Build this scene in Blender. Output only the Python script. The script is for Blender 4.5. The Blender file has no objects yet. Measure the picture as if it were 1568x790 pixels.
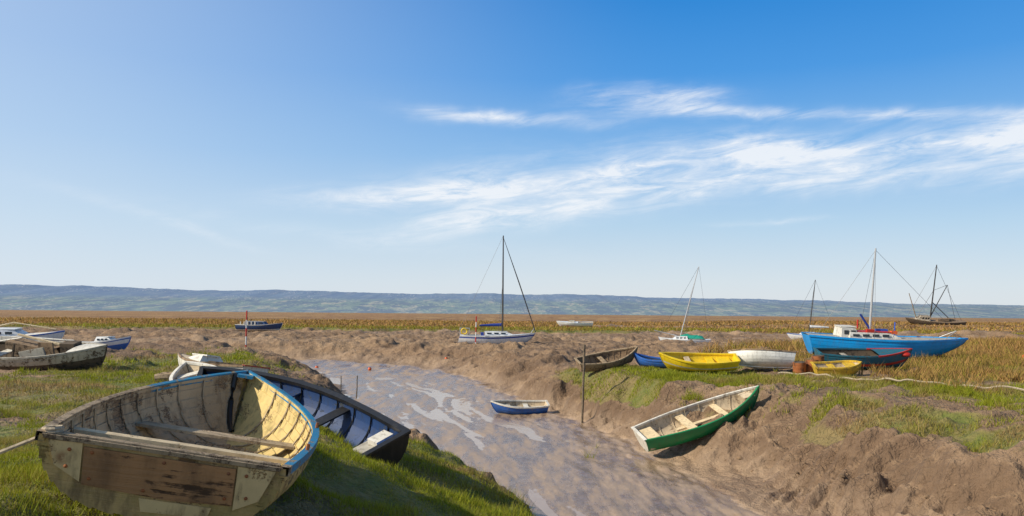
import bpy, math, random
import numpy as np
from mathutils import Matrix, Vector, Euler
random.seed(7); rng=np.random.default_rng(11)
sc=bpy.context.scene
sc.view_settings.view_transform='Standard'
try: sc.view_settings.look='None'
except Exception: pass
sc.view_settings.exposure=0
H=4.2
# ---------------------------------------------------------------- noise
TB=[np.random.default_rng(100+i).random((256,256)) for i in range(8)]
def vn(x,y,s=0):
    t=TB[s%8]; xi=np.floor(x).astype(int); yi=np.floor(y).astype(int)
    fx=x-xi; fy=y-yi; fx=fx*fx*(3-2*fx); fy=fy*fy*(3-2*fy)
    a=t[xi&255,yi&255]; b=t[(xi+1)&255,yi&255]; c=t[xi&255,(yi+1)&255]; d=t[(xi+1)&255,(yi+1)&255]
    return (a*(1-fx)+b*fx)*(1-fy)+(c*(1-fx)+d*fx)*fy
def fbm(x,y,o=4,s=0,rot=True):
    r=0;a=.5;n=0
    for i in range(o):
        r=r+a*vn(x,y,s+i); n+=a; a*=.5
        if rot: x,y=(x*.8-y*.6)*2.03+7.1,(x*.6+y*.8)*2.03+3.3
        else: x,y=x*2.03+7.1,y*2.03+3.3
    return r/n*2-1
def ss(a,b,x):
    t=np.clip((x-a)/(b-a),0,1); return t*t*(3-2*t)
# ---------------------------------------------------------------- terrain
YL=[-20,5,10,16,23,32,42,53,62,75,95,140,9000]; XLv=[7,3.0,2.0,.2,-3.2,-5.8,-8.8,-12.5,-20,-42,-90,-200,-20000]
YR=[-20,10,16,23,27,32,42,50,55,60,65,75,95,140,9000]; XRv=[12,7.4,5.3,4.2,3.3,2.0,-.8,-3,-4.6,-8,-15,-34,-80,-190,-19900]
def fields(x,y):
    x=np.asarray(x,float); y=np.asarray(y,float)
    wob=.35*fbm(x*.35,y*.35,3,1)+.4*fbm(x*1.1,y*1.1,4,4)
    xl=np.interp(y,YL,XLv)+wob; xr=np.interp(y,YR,XRv)+wob*1.5
    dl=xl-x; dr=x-xr
    wl=np.interp(y,[5,10,15,23,36,53,62,75],[2.2,1.8,2.0,2.2,3,5,10,20])
    wr=np.interp(y,[10,16,23,27,32,42,53,62,75],[7.2,6.2,4.5,3.5,2.6,4,4,8,20])
    wr=np.clip(wr*(1+.35*fbm(x*.2+9,y*.2,2,3)),1.5,40)
    cap=np.interp(y,[5,10,14,25,36,46,60],[1.5,1.1,.75,.75,.75,.5,-.35])
    ex=np.minimum(np.maximum(dl-wl,0)*.37,cap)
    ex=np.where(cap<0,cap*ss(0,3,dl-wl),ex)
    zl=ss(0,1,dl/wl)*(1.5+ex)
    k=ss(34,40,y); hr=1.85*(1-k)+(1.32+.5*ss(3,14,x-(y-38)*.35))*k
    zr=ss(0,1,dr/wr)*hr
    z=np.where(dl>0,zl,np.where(dr>0,zr,0))
    ym=104+7*fbm(x*.03,y*0,3,2)+3*fbm(x*.2,x*0+4,2,5)
    flat=1.15+.25*fbm(x*.05,y*.05,3,4)+.45*ss(15,45,x)
    kf=ss(62,80,y); z=z*(1-kf)+flat*kf
    marsh=ss(0,1.6,y-ym)
    z=z*(1-marsh)+(2.0+.12*fbm(x*.04,y*.04,3,6))*marsh
    z=z+ .75*ss(110,150,y)*ss(30,70,x)*(1-ss(500,900,y))
    c1=np.exp(-((y-(150+10*fbm(x*.015,x*0,2,3)))/6.0)**2)*ss(5,30,x)
    z=z-1.2*c1
    c2=np.exp(-((y-(84+6*fbm(x*.03,x*0+2,3,7)))/3.0)**2)*ss(-60,-30,x)*(1-ss(-6,4,x))
    c3=np.exp(-((y-(71+5*fbm(x*.05,x*0+6,3,1)))/1.8)**2)*(1-ss(-9,-6,x))
    z=z-.6*c2-.5*c3
    ch=np.clip(1-np.maximum(np.maximum(dl,dr),0)/.5,0,1)
    return z,dl,dr,wl,wr,marsh,kf,ch
def G(x,y,full=False):
    z,dl,dr,wl,wr,marsh,kf,ch=fields(x,y)
    x=np.asarray(x,float); y=np.asarray(y,float)
    z0=z
    n1=fbm(x*.25+3,y*.25,3,2); n2=fbm(x*1.1,y*1.1,4,5)
    gl=(dl>0)*ss(.95,1.4,z0+.35*n1)*(1-ss(38,50,y+6*n1))
    low=.40*ss(24,28,y)*(1-ss(9,13,x))
    gr=(dr>0)*ss(.95,1.35,z0+low+.35*n1+.45*n2)*(1-ss(36,42,y+5*n1-.2*np.clip(x-10,0,30)))
    g=np.maximum(gl,gr*ss(-.5,1.6,x+1.5*n1-1.6))
    bare=ss(.08,.38,fbm(x*.16+20,y*.16+5,3,6)+.45*n2)
    g=g*(1-.95*bare*np.where(dl>0,ss(9,14,y),.75))
    strip=marsh*(1-ss(8,30,y-104+5*n1))
    g=np.maximum(g,strip*.9*(1-.6*ss(10,40,x)))
    dry=(dr>0)*ss(5,12,x-(y-38)*.3)*ss(34,40,y)*ss(1.3,1.6,z0)*(1-marsh)
    dry=dry*(1-ss(.05,.35,fbm(x*.12,y*.09+8,3,1)+.25*n2))
    dry=np.maximum(dry,.75*(dr>0)*ss(12,15,x)*ss(1.4,1.7,z0)*ss(-.15,.2,fbm(x*.3,y*.3,3,4))*(1-ss(60,90,y)))
    m=np.maximum(marsh*(z0>1.7),dry)
    mud=1-np.clip(g+m,0,1)
    tuss=np.clip(fbm(x*1.7,y*1.7,3,2),-.3,1)
    det=.05*n2*g+.12*fbm(x*.45,y*.45,3,3)*g+.07*tuss*g
    slope=(ss(.05,.5,z0)*(1-ss(1.0,2.2,z0)))
    rid=1-np.abs(fbm(x*.7+y*.9,y*.75-x*.45,4,1))*2
    rid2=1-np.abs(fbm(x*1.5,y*1.5,4,4))*2
    lump=fbm(x*2.6,y*2.6,4,6); fine=fbm(x*6.5,y*6.5,3,3)
    lump2=np.abs(fbm(x*1.2+5,y*1.2,4,2))
    det=det+mud*ss(.03,.25,z0)*(.20*rid*slope+.09*rid2*(.5+slope)+.07*lump+.04*fine-.15*lump2+.12*fbm(x*.5,y*.5,3,0))
    # drag grooves on the right bank and mounds
    u=x*.62-y*.78+1.7*fbm(x*.25,y*.25,3,4); gm_=ss(-.1,.2,fbm(x*.3+9,y*.3,2,6))*(dr>0)*(y<40)
    gv=np.sin(u*10)
    det=det+mud*gm_*ss(.0,.2,z0)*(.065*gv*np.abs(gv)**.5+.020*np.sin(u*31+2*n2))
    u2=x*.95+y*.3+1.2*fbm(x*.3+4,y*.3,3,2); gm2=ss(.0,.25,fbm(x*.28+2,y*.28+7,2,3))*(dr>-1)*(y<34)
    det=det+mud*gm2*.045*np.sin(u2*13)*ss(-.1,.2,z0)
    det=det+.35*mud*ss(.1,.6,z0)*ss(.05,.5,fbm(x*.33+2,y*.33+6,3,5))
    det=det+mud*kf*.30*(1-np.abs(fbm(x*.09,y*.16,5,3))*2.6)+mud*ss(45,60,y)*.16*(1-np.abs(fbm(x*.3,y*.3,4,6))*2.4)
    cx=x-np.interp(y,YR,XRv)+.9*fbm(x*.3,y*.12,3,3)
    bed=.032*fbm(cx*.55,y*.10,2,2,False)+.040*fbm(cx*2.6,y*.28,6,5,False)+.007*lump+.004*fine
    edge=np.clip(1-np.abs(dr+.6)/2.6,0,1)*(dr<1.6)
    bed=bed+edge*.08*(fbm(cx*2.5,y*.8,4,1)+.75)+edge*.02*lump
    z=z0+det+np.where(z0<.25,bed*(1-z0/.25),0)
    wet=ch*(z0<.3)*(1-ss(.0,.3,z0))
    wet=np.maximum(wet,.40*mud*(1-ss(.15,.6,z0)))
    wet=np.maximum(wet,.4*mud*kf*ss(.15,.4,fbm(x*.03,y*.15,3,2)))
    if full: return z,g,wet,m,slope*mud
    return z
def gz(x,y): return float(G(np.array([x]),np.array([y]))[0])
ys=list(np.arange(-18,4,.5)); y=4.0
while y<125: ys.append(y); y+=max(.042,.0040*y)
while y<8500: ys.append(y); y+=.03*y
ys=np.array(ys); NC=920
s=np.linspace(-1,1,NC)
s=s*.5+.5*s**3
X=s[None,:]*(13+1.25*ys[:,None]); Y=np.repeat(ys[:,None],NC,1)
Z,g,wet,mm,sl=G(X,Y,True)
def gridmesh(name,X,Y,Z):
    NR,NC=X.shape
    me=bpy.data.meshes.new(name)
    co=np.stack([X,Y,Z],-1).reshape(-1,3).astype(np.float32)
    idx=np.arange(NR*NC).reshape(NR,NC)
    q=np.stack([idx[:-1,:-1],idx[:-1,1:],idx[1:,1:],idx[1:,:-1]],-1).reshape(-1,4)
    me.vertices.add(len(co)); me.vertices.foreach_set('co',co.ravel())
    me.loops.add(q.size); me.loops.foreach_set('vertex_index',q.ravel().astype(np.int32))
    me.polygons.add(len(q)); me.polygons.foreach_set('loop_start',(np.arange(len(q))*4).astype(np.int32))
    me.polygons.foreach_set('loop_total',np.full(len(q),4,np.int32))
    me.polygons.foreach_set('use_smooth',np.ones(len(q),bool))
    me.update(); me.validate()
    return me
def linkobj(name,me):
    o=bpy.data.objects.new(name,me); sc.collection.objects.link(o); return o
# ---------------------------------------------------------------- node helpers
class NT:
    def __init__(s,tree): s.t=tree; s.n=tree.nodes; s.l=tree.links
    def new(s,typ,**k):
        n=s.n.new(typ)
        for a,b in k.items(): setattr(n,a,b)
        return n
    def set(s,sock,v):
        if isinstance(v,bpy.types.NodeSocket): s.l.new(v,sock)
        elif isinstance(v,(tuple,list)):
            sock.default_value=tuple(v)+((1,) if sock.type=='RGBA' and len(v)==3 else ())
        else: sock.default_value=v
    def m(s,op,a,b=0.0,c=0.0,clamp=False):
        n=s.new('ShaderNodeMath',operation=op,use_clamp=clamp)
        s.set(n.inputs[0],a); s.set(n.inputs[1],b); s.set(n.inputs[2],c); return n.outputs[0]
    def mix(s,f,a,b,blend='MIX'):
        n=s.new('ShaderNodeMix',data_type='RGBA',blend_type=blend)
        s.set(n.inputs[0],f); s.set(n.inputs[6],a); s.set(n.inputs[7],b); return n.outputs[2]
    def noise(s,vec,scale,detail=4,rough=.55,dist=0.0,out=0):
        n=s.new('ShaderNodeTexNoise'); s.l.new(vec,n.inputs['Vector'])
        n.inputs['Scale'].default_value=scale; n.inputs['Detail'].default_value=detail
        n.inputs['Roughness'].default_value=rough; n.inputs['Distortion'].default_value=dist
        return n.outputs[out]
    def vor(s,vec,scale,feature='F1',rnd=1.0):
        n=s.new('ShaderNodeTexVoronoi',feature=feature); s.l.new(vec,n.inputs['Vector'])
        n.inputs['Scale'].default_value=scale; n.inputs['Randomness'].default_value=rnd
        return n
    def map(s,vec,scale=(1,1,1),loc=(0,0,0),rot=(0,0,0)):
        n=s.new('ShaderNodeMapping'); s.l.new(vec,n.inputs[0]); n.inputs['Scale'].default_value=scale
        n.inputs['Location'].default_value=loc; n.inputs['Rotation'].default_value=rot; return n.outputs[0]
    def step(s,v,a,b):
        n=s.new('ShaderNodeMapRange',interpolation_type='SMOOTHSTEP'); s.set(n.inputs[0],v)
        n.inputs[1].default_value=a; n.inputs[2].default_value=b; return n.outputs[0]
    def bump(s,h,strength,dist,normal=None):
        n=s.new('ShaderNodeBump'); s.set(n.inputs['Height'],h); n.inputs['Strength'].default_value=strength
        n.inputs['Distance'].default_value=dist
        if normal is not None: s.l.new(normal,n.inputs['Normal'])
        return n.outputs[0]
    def ramp(s,v,stops):
        n=s.new('ShaderNodeValToRGB'); s.set(n.inputs[0],v); e=n.color_ramp.elements
        while len(e)<len(stops): e.new(.5)
        for i,(p,c) in enumerate(stops): e[i].position=p; e[i].color=tuple(c)+(1,)
        return n.outputs[0]
def newmat(name):
    m=bpy.data.materials.new(name); m.use_nodes=True
    t=NT(m.node_tree); b=m.node_tree.nodes['Principled BSDF']; return m,t,b
# terrain material
mt,t,b=newmat('ground_material')
tc=t.new('ShaderNodeTexCoord').outputs['Object']
at=t.new('ShaderNodeAttribute',attribute_name='mask'); sp=t.new('ShaderNodeSeparateColor'); t.l.new(at.outputs['Color'],sp.inputs[0])
gM,wM,mM=sp.outputs[0],sp.outputs[1],sp.outputs[2]
nA=t.noise(tc,.35,6,.6); nB=t.noise(tc,2.2,6,.65); nC=t.noise(tc,14,4,.6); nF=t.noise(tc,.06,6,.65)
mudc=t.mix(t.step(nA,.35,.65),(.36,.235,.135),(.25,.155,.085))
mudc=t.mix(t.m('MULTIPLY',t.step(nB,.45,.7),.55),mudc,(.47,.32,.19))
mudc=t.mix(t.m('MULTIPLY',t.step(nC,.5,.7),.4),mudc,(.16,.10,.055))
nS=t.noise(t.map(tc,(.30,1.0,1)),.22,7,.7)
mudc=t.mix(t.m('MULTIPLY',t.step(nF,.42,.6),.45),mudc,(.21,.13,.08))
mudc=t.mix(t.m('MULTIPLY',t.step(nS,.50,.62),.6),mudc,(.13,.080,.048))  # dark bands in the mud colour, adding gully shade the relief barely casts
cr=t.vor(t.mix(.12,tc,t.noise(tc,3,3,.6,0,1)),6.5,'DISTANCE_TO_EDGE').outputs['Distance']
crk=t.step(cr,.0,.09)
cra=t.m('MULTIPLY',t.step(nA,.48,.58),t.step(nB,.36,.50))
crf=t.m('SUBTRACT',1,t.m('MULTIPLY',t.m('SUBTRACT',1,crk),cra))
mudc=t.mix(t.m('MULTIPLY',t.m('SUBTRACT',1,crf),.45),mudc,(.10,.06,.035))
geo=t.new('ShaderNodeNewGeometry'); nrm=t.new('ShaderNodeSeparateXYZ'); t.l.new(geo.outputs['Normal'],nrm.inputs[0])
mudc=t.mix(t.m('MULTIPLY',t.step(nrm.outputs[2],.92,.62),.6),mudc,(.12,.072,.042))  # steep mud faces darkened: wet tone plus gully shade put into the colour
wetn=t.noise(t.map(tc,(1.5,.25,1),rot=(0,0,.30)),1.3,8,.68)
wetc=t.mix(t.step(wetn,.36,.62),(.17,.108,.065),(.40,.285,.185))
wetc=t.mix(t.m('MULTIPLY',t.step(nB,.45,.65),.35),wetc,(.44,.31,.20))
mudc=t.mix(wM,mudc,wetc)
grs=t.mix(t.step(nB,.35,.65),(.12,.15,.026),(.23,.20,.055))
grs=t.mix(t.m('MULTIPLY',t.step(nA,.42,.58),.7),grs,(.28,.19,.09))
grs=t.mix(t.m('MULTIPLY',t.step(nC,.5,.7),.5),grs,(.06,.065,.02))
nM=t.noise(t.map(tc,(1,.22,1)),.16,9,.75); nM2=t.noise(t.map(tc,(1,.12,1)),.03,6,.6)
mar=t.mix(t.step(nM,.40,.60),(.15,.066,.024),(.40,.235,.09))
mar=t.mix(t.m('MULTIPLY',t.step(nM2,.45,.6),.5),mar,(.25,.115,.04))
mar=t.mix(t.m('MULTIPLY',t.step(nB,.5,.66),.45),mar,(.48,.31,.12))
mar=t.mix(t.m('MULTIPLY',t.step(nA,.55,.68),.45),mar,(.15,.13,.03))
col=t.mix(t.m('MULTIPLY',mM,1.0,clamp=True),mudc,mar)
gmn=t.step(t.m('ADD',gM,t.m('MULTIPLY',t.m('SUBTRACT',nB,.5),.9)),.3,.6)
col=t.mix(gmn,col,grs)
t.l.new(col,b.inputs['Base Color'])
ro=t.m('SUBTRACT',.92,t.m('MULTIPLY',wM,t.m('ADD',.46,t.m('MULTIPLY',t.step(wetn,.62,.4),.26))))
t.l.new(ro,b.inputs['Roughness'])
dryf=t.m('SUBTRACT',1,t.m('MULTIPLY',wM,.88))
h=t.m('ADD',t.m('MULTIPLY',nB,.8),t.m('MULTIPLY',nC,.36))
h=t.m('ADD',h,t.m('MULTIPLY',crf,.12)); h=t.m('ADD',h,t.m('MULTIPLY',t.noise(tc,5,5,.6,.9),.8))
h=t.m('MULTIPLY',h,dryf)
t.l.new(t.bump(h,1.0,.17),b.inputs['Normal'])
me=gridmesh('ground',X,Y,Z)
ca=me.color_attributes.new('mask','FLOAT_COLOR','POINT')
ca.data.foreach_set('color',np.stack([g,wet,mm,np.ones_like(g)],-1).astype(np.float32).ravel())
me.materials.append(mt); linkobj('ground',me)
# water sheet in the tidal channel
mw,t,b=newmat('water_material')
tc=t.new('ShaderNodeTexCoord').outputs['Object']
b.inputs['Base Color'].default_value=(.42,.30,.20,1); b.inputs['Roughness'].default_value=.13
b.inputs['IOR'].default_value=1.33
t.l.new(t.bump(t.noise(t.map(tc,(1,.7,1)),2.4,5,.6),.35,.04),b.inputs['Normal'])
wy=np.arange(-18,60,.6)
ws=np.linspace(0,1,24)
xl=np.interp(wy,YL,XLv)-1.2; xr=np.interp(wy,YR,XRv)+1.2
WX=xl[:,None]+(xr-xl)[:,None]*ws[None,:]; WY=np.repeat(wy[:,None],24,1)
me=gridmesh('water',WX,WY,WX*0-.002); me.materials.append(mw); linkobj('water',me)
# hills
mh,t,b=newmat('hills_material')
tc=t.new('ShaderNodeTexCoord').outputs['Object']
fv=t.vor(t.mix(.02,t.map(tc,(1,.30,.2)),t.noise(tc,.01,3,.5,0,1)),.014); fld=t.new('ShaderNodeSeparateColor'); t.l.new(fv.outputs['Color'],fld.inputs[0])
c=t.mix(t.step(fld.outputs[0],.3,.7),(.19,.26,.18),(.27,.33,.21))
c=t.mix(t.step(fld.outputs[1],.74,.8),c,(.42,.40,.26))
c=t.mix(t.m('MULTIPLY',t.step(t.noise(t.map(tc,(1,.35,1)),.007,9,.8),.47,.54),.88),c,(.075,.115,.15))
c=t.mix(t.m('MULTIPLY',t.step(t.noise(t.map(tc,(1,.3,1)),.03,5,.7),.52,.58),.65),c,(.07,.115,.14))
c=t.mix(.46,c,(.24,.31,.44))  # distance haze mixed straight into the hill colour
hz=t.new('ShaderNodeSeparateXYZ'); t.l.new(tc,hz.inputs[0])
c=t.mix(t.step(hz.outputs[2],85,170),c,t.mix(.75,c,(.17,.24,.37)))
vd=t.vor(t.map(tc,(1,.5,1)),.03); vill=t.m('MULTIPLY',t.m('LESS_THAN',vd.outputs['Distance'],.22),t.step(t.noise(tc,.0016,3,.5),.50,.56))
c=t.mix(t.m('MULTIPLY',vill,.55),c,(.60,.58,.56))
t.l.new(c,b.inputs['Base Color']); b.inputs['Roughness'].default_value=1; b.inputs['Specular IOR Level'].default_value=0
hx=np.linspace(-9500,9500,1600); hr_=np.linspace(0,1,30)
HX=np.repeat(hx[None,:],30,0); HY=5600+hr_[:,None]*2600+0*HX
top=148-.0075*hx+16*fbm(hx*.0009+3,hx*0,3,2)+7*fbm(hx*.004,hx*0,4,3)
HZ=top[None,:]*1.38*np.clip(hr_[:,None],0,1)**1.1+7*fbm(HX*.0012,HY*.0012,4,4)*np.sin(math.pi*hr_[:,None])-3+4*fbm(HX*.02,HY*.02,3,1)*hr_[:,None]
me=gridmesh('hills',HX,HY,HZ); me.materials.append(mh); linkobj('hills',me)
# ---------------------------------------------------------------- mesh builder
class MB:
    def __init__(s): s.v=[];s.f=[];s.mi=[];s.mats=[]
    def mid(s,m):
        if m not in s.mats: s.mats.append(m)
        return s.mats.index(m)
    def add(s,vs,fs,m):
        o=len(s.v); s.v+= [tuple(v) for v in vs]
        for i,f in enumerate(fs):
            s.f.append(tuple(o+k for k in f)); s.mi.append(s.mid(m[i] if isinstance(m,list) else m))
    def grid(s,rows,m):
        n=len(rows[0]); fs=[];ms=[]
        for i in range(len(rows)-1):
            for j in range(n-1):
                fs.append((i*n+j,i*n+j+1,(i+1)*n+j+1,(i+1)*n+j)); ms.append(m(i,j) if callable(m) else m)
        s.add([p for r in rows for p in r],fs,ms)
    def hexa(s,c,m):
        s.add(c,[(3,2,1,0),(4,5,6,7),(0,1,5,4),(1,2,6,5),(2,3,7,6),(3,0,4,7)],m)
    def box(s,c,d,m,rot=None,taper=1.0):
        cs=[]
        for z in(-.5,.5):
            k=taper if z>0 else 1
            for x,y in((-.5,-.5),(.5,-.5),(.5,.5),(-.5,.5)):
                p=Vector((x*d[0]*k,y*d[1]*k,z*d[2]))
                if rot is not None: p=rot@p
                cs.append((p.x+c[0],p.y+c[1],p.z+c[2]))
        s.hexa(cs,m)
    def tube(s,pts,r,m,n=8,cap=True):
        pts=[Vector(p) for p in pts]; N=len(pts); rows=[]
        rr=r if isinstance(r,(list,tuple)) else [r]*N
        for i,p in enumerate(pts):
            d=(pts[min(i+1,N-1)]-pts[max(i-1,0)]).normalized()
            up=Vector((0,0,1)) if abs(d.z)<.9 else Vector((1,0,0))
            a=d.cross(up).normalized(); b2=a.cross(d).normalized()
            rows.append([tuple(p+(a*math.cos(2*math.pi*k/n)+b2*math.sin(2*math.pi*k/n))*rr[i]) for k in range(n)])
        vs=[q for r_ in rows for q in r_]; fs=[]
        for i in range(N-1):
            for k in range(n):
                fs.append((i*n+k,i*n+(k+1)%n,(i+1)*n+(k+1)%n,(i+1)*n+k))
        if cap: fs.append(tuple(range(n))[::-1]); fs.append(tuple((N-1)*n+k for k in range(n)))
        s.add(vs,fs,m)
    def ball(s,c,r,m,n=10,sc_=(1,1,1)):
        rows=[]
        for i in range(n+1):
            th=math.pi*i/n
            rows.append([(c[0]+r*sc_[0]*math.sin(th)*math.cos(2*math.pi*k/(2*n)),c[1]+r*sc_[1]*math.sin(th)*math.sin(2*math.pi*k/(2*n)),c[2]+r*sc_[2]*math.cos(th)) for k in range(2*n+1)])
        s.grid(rows,m)
    def build(s,name,M=None,ang=35):
        me=bpy.data.meshes.new(name); me.from_pydata(s.v,[],s.f)
        for m in s.mats: me.materials.append(m)
        me.polygons.foreach_set('material_index',s.mi)
        me.polygons.foreach_set('use_smooth',[True]*len(s.f))
        me.update()
        try: me.set_sharp_from_angle(angle=math.radians(ang))
        except Exception: me.polygons.foreach_set('use_smooth',[False]*len(s.f))
        o=linkobj(name,me)
        if M is not None: o.matrix_world=M
        return o
def pose(x,y,z,heading=0,roll=0,pitch=0):
    R=math.radians
    return Matrix.Translation((x,y,z))@Matrix.Rotation(R(heading),4,'Z')@Matrix.Rotation(-R(pitch),4,'Y')@Matrix.Rotation(R(roll),4,'X')
# ---------------------------------------------------------------- painted / weathered materials
def paint(name,base,under=(.30,.24,.17),wear=.4,scale=5,rough=.6,dirt=.4,grain=.4,dark=(.10,.075,.05),rust=0.0,bumpd=.006,stretch=(1,3,3),moss=0.0):
    m,t,b=newmat(name); tc=t.new('ShaderNodeTexCoord').outputs['Object']
    n1=t.noise(tc,scale,7,.68,.3); n2=t.noise(tc,scale*.35,4,.6); gr=t.noise(t.map(tc,stretch),scale*4,5,.65)
    n3=t.noise(t.map(tc,(1,1,.22)),scale*2.2,5,.65)
    c=t.mix(t.m('MULTIPLY',t.step(n2,.35,.65),.4),base,tuple(k*.55 for k in base))
    u=t.mix(t.step(gr,.35,.65),under,tuple(k*.45 for k in under))
    wf=t.step(t.m('ADD',n1,t.m('MULTIPLY',t.m('SUBTRACT',gr,.5),.35)),.78-wear*.5,.85-wear*.5)
    c=t.mix(wf,c,u)
    c=t.mix(t.m('MULTIPLY',t.step(n3,.46,.70),dirt),c,dark)
    if moss>0:
        c=t.mix(t.m('MULTIPLY',t.step(t.noise(tc,scale*.8,6,.7),.48,.62),moss),c,(.20,.19,.03))
    if rust>0:
        rv=t.vor(tc,4.5); rs=t.m('MULTIPLY',t.step(rv.outputs['Distance'],.30,.05),t.step(n1,.40,.52))
        c=t.mix(t.m('MULTIPLY',rs,rust,clamp=True),c,(.16,.045,.012))
    t.l.new(c,b.inputs['Base Color'])
    t.l.new(t.m('ADD',rough,t.m('MULTIPLY',wf,.25),clamp=True),b.inputs['Roughness'])
    h=t.m('ADD',t.m('MULTIPLY',wf,-.5),t.m('MULTIPLY',gr,grain))
    t.l.new(t.bump(h,.8,bumpd),b.inputs['Normal']); return m
def plain(name,col,rough=.6,metal=0,var=.25,scale=6):
    m,t,b=newmat(name); tc=t.new('ShaderNodeTexCoord').outputs['Object']
    n=t.noise(tc,scale,5,.6)
    t.l.new(t.mix(t.step(n,.3,.7),col,tuple(k*(1-var) for k in col)),b.inputs['Base Color'])
    b.inputs['Roughness'].default_value=rough; b.inputs['Metallic'].default_value=metal; return m
OLDOUT=paint('old_hull_paint',(.52,.36,.12),(.27,.165,.07),.46,3.5,.75,.7,.6,rust=.7,dark=(.08,.055,.025),moss=.35)
OLDIN_L=paint('old_inner_grey',(.50,.385,.245),(.31,.215,.13),.50,4,.8,.6,.9,dark=(.12,.085,.055),stretch=(.5,6,6),bumpd=.012)
OLDIN_R=paint('old_inner_yellow',(.76,.56,.22),(.48,.33,.15),.44,5,.8,.55,.7,dark=(.20,.14,.07),moss=.3)
TRANS=paint('old_transom',(.56,.38,.155),(.30,.17,.075),.44,3.0,.75,.7,.8,rust=1.0,stretch=(3,.5,5),dark=(.08,.05,.028),bumpd=.01,moss=.35)
PLY=paint('plywood_patch',(.40,.205,.085),(.13,.065,.03),.54,1.6,.75,.55,.9,stretch=(3,.30,6),dark=(.07,.04,.02),bumpd=.012)
PALE=paint('pale_patch',(.68,.50,.24),(.42,.26,.11),.40,5,.75,.65,.5,rust=1.0,dark=(.14,.085,.04))
BLUEG=paint('blue_gunwale',(.006,.20,.38),(.36,.28,.18),.46,9,.6,.3,.4)
WOODG=paint('grey_wood',(.38,.28,.17),(.19,.13,.08),.50,8,.85,.6,.8,dark=(.09,.06,.035),bumpd=.01)
BLACK=paint('black_tar',(.010,.010,.012),(.05,.042,.035),.30,6,.45,.25,.4,dark=(.06,.05,.04))
DBLUE=paint('dark_blue_inner',(.008,.04,.14),(.05,.06,.07),.40,6,.6,.4,.4,dark=(.015,.02,.03))
BRBLUE=paint('bright_blue_patch',(.02,.10,.50),(.2,.2,.2),.2,6,.5,.2,.3)
WHITEP=paint('white_paint',(.74,.70,.61),(.38,.29,.20),.34,5,.6,.45,.3)
WHITE2=paint('fresh_white_paint',(.84,.81,.73),(.5,.42,.32),.22,5,.5,.3,.3)
WHITEC=paint('white_gelcoat',(.82,.82,.80),(.5,.48,.44),.12,3,.35,.2,.1)
GREEN=paint('green_hull',(.010,.24,.08),(.02,.13,.05),.28,4,.32,.25,.1)
CREAM=paint('cream_inner',(.64,.51,.34),(.40,.27,.17),.40,5,.7,.55,.3)
SEAT=paint('seat_wood',(.74,.58,.35),(.50,.36,.20),.34,6,.7,.4,.4)
YELLOW=paint('yellow_hull',(.86,.60,.015),(.6,.45,.1),.22,4,.45,.25,.1)
YDULL=paint('yellow_pontoon',(.68,.44,.03),(.33,.22,.10),.42,5,.7,.6,.3)
CYAN=paint('sky_blue_hull',(.003,.33,.80),(.01,.19,.50),.22,2.5,.35,.2,.1)
NAVY=paint('navy_bottom',(.012,.05,.15),(.03,.05,.08),.3,3,.6,.4,.2)
TEAL=paint('dark_teal_hull',(.012,.12,.17),(.09,.08,.07),.42,5,.6,.5,.3)
RED=paint('red_paint',(.50,.025,.012),(.2,.06,.04),.35,5,.55,.3,.3)
BROWN=paint('brown_wood_hull',(.30,.20,.115),(.14,.09,.055),.5,6,.8,.5,.7)
OLDWH=paint('peeled_white_hull',(.54,.47,.36),(.16,.11,.07),.55,4,.8,.6,.6)
DKBR=paint('dark_rotten_wood',(.12,.085,.055),(.05,.04,.03),.5,5,.9,.5,.6)
BOATBLUE=paint('mid_blue_hull',(.025,.13,.47),(.35,.3,.25),.33,7,.55,.35,.3)
RUST=paint('rusty_steel',(.34,.11,.03),(.14,.05,.02),.5,6,.85,.5,.6)
GREYP=paint('grey_old_paint',(.44,.41,.34),(.24,.18,.13),.45,5,.75,.5,.4)
MAST=plain('mast_aluminium',(.55,.55,.55),.4,.3,.1)
DARKM=plain('dark_spar',(.05,.045,.04),.6)
WIRE=plain('rigging_wire',(.10,.10,.11),.5,.4)
GLASS=plain('dark_glass',(.02,.025,.03),.1)
SAILB=plain('blue_sail_cover',(.015,.05,.30),.8)
GREENC=plain('green_tarp',(.01,.32,.22),.75)
ORANGE=plain('orange_buoy_plastic',(.75,.13,.03),.5)
YLB=plain('yellow_lifebuoy',(.85,.60,.02),.5)
ROPE=plain('rope_fibre',(.52,.42,.29),.95,0,.5,40)
POST=paint('post_wood',(.20,.15,.10),(.10,.08,.06),.5,8,.9,.5,.7)
WHITEPL=plain('pole_white',(.75,.73,.70),.6); REDPL=plain('pole_red',(.55,.03,.02),.6)
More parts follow.
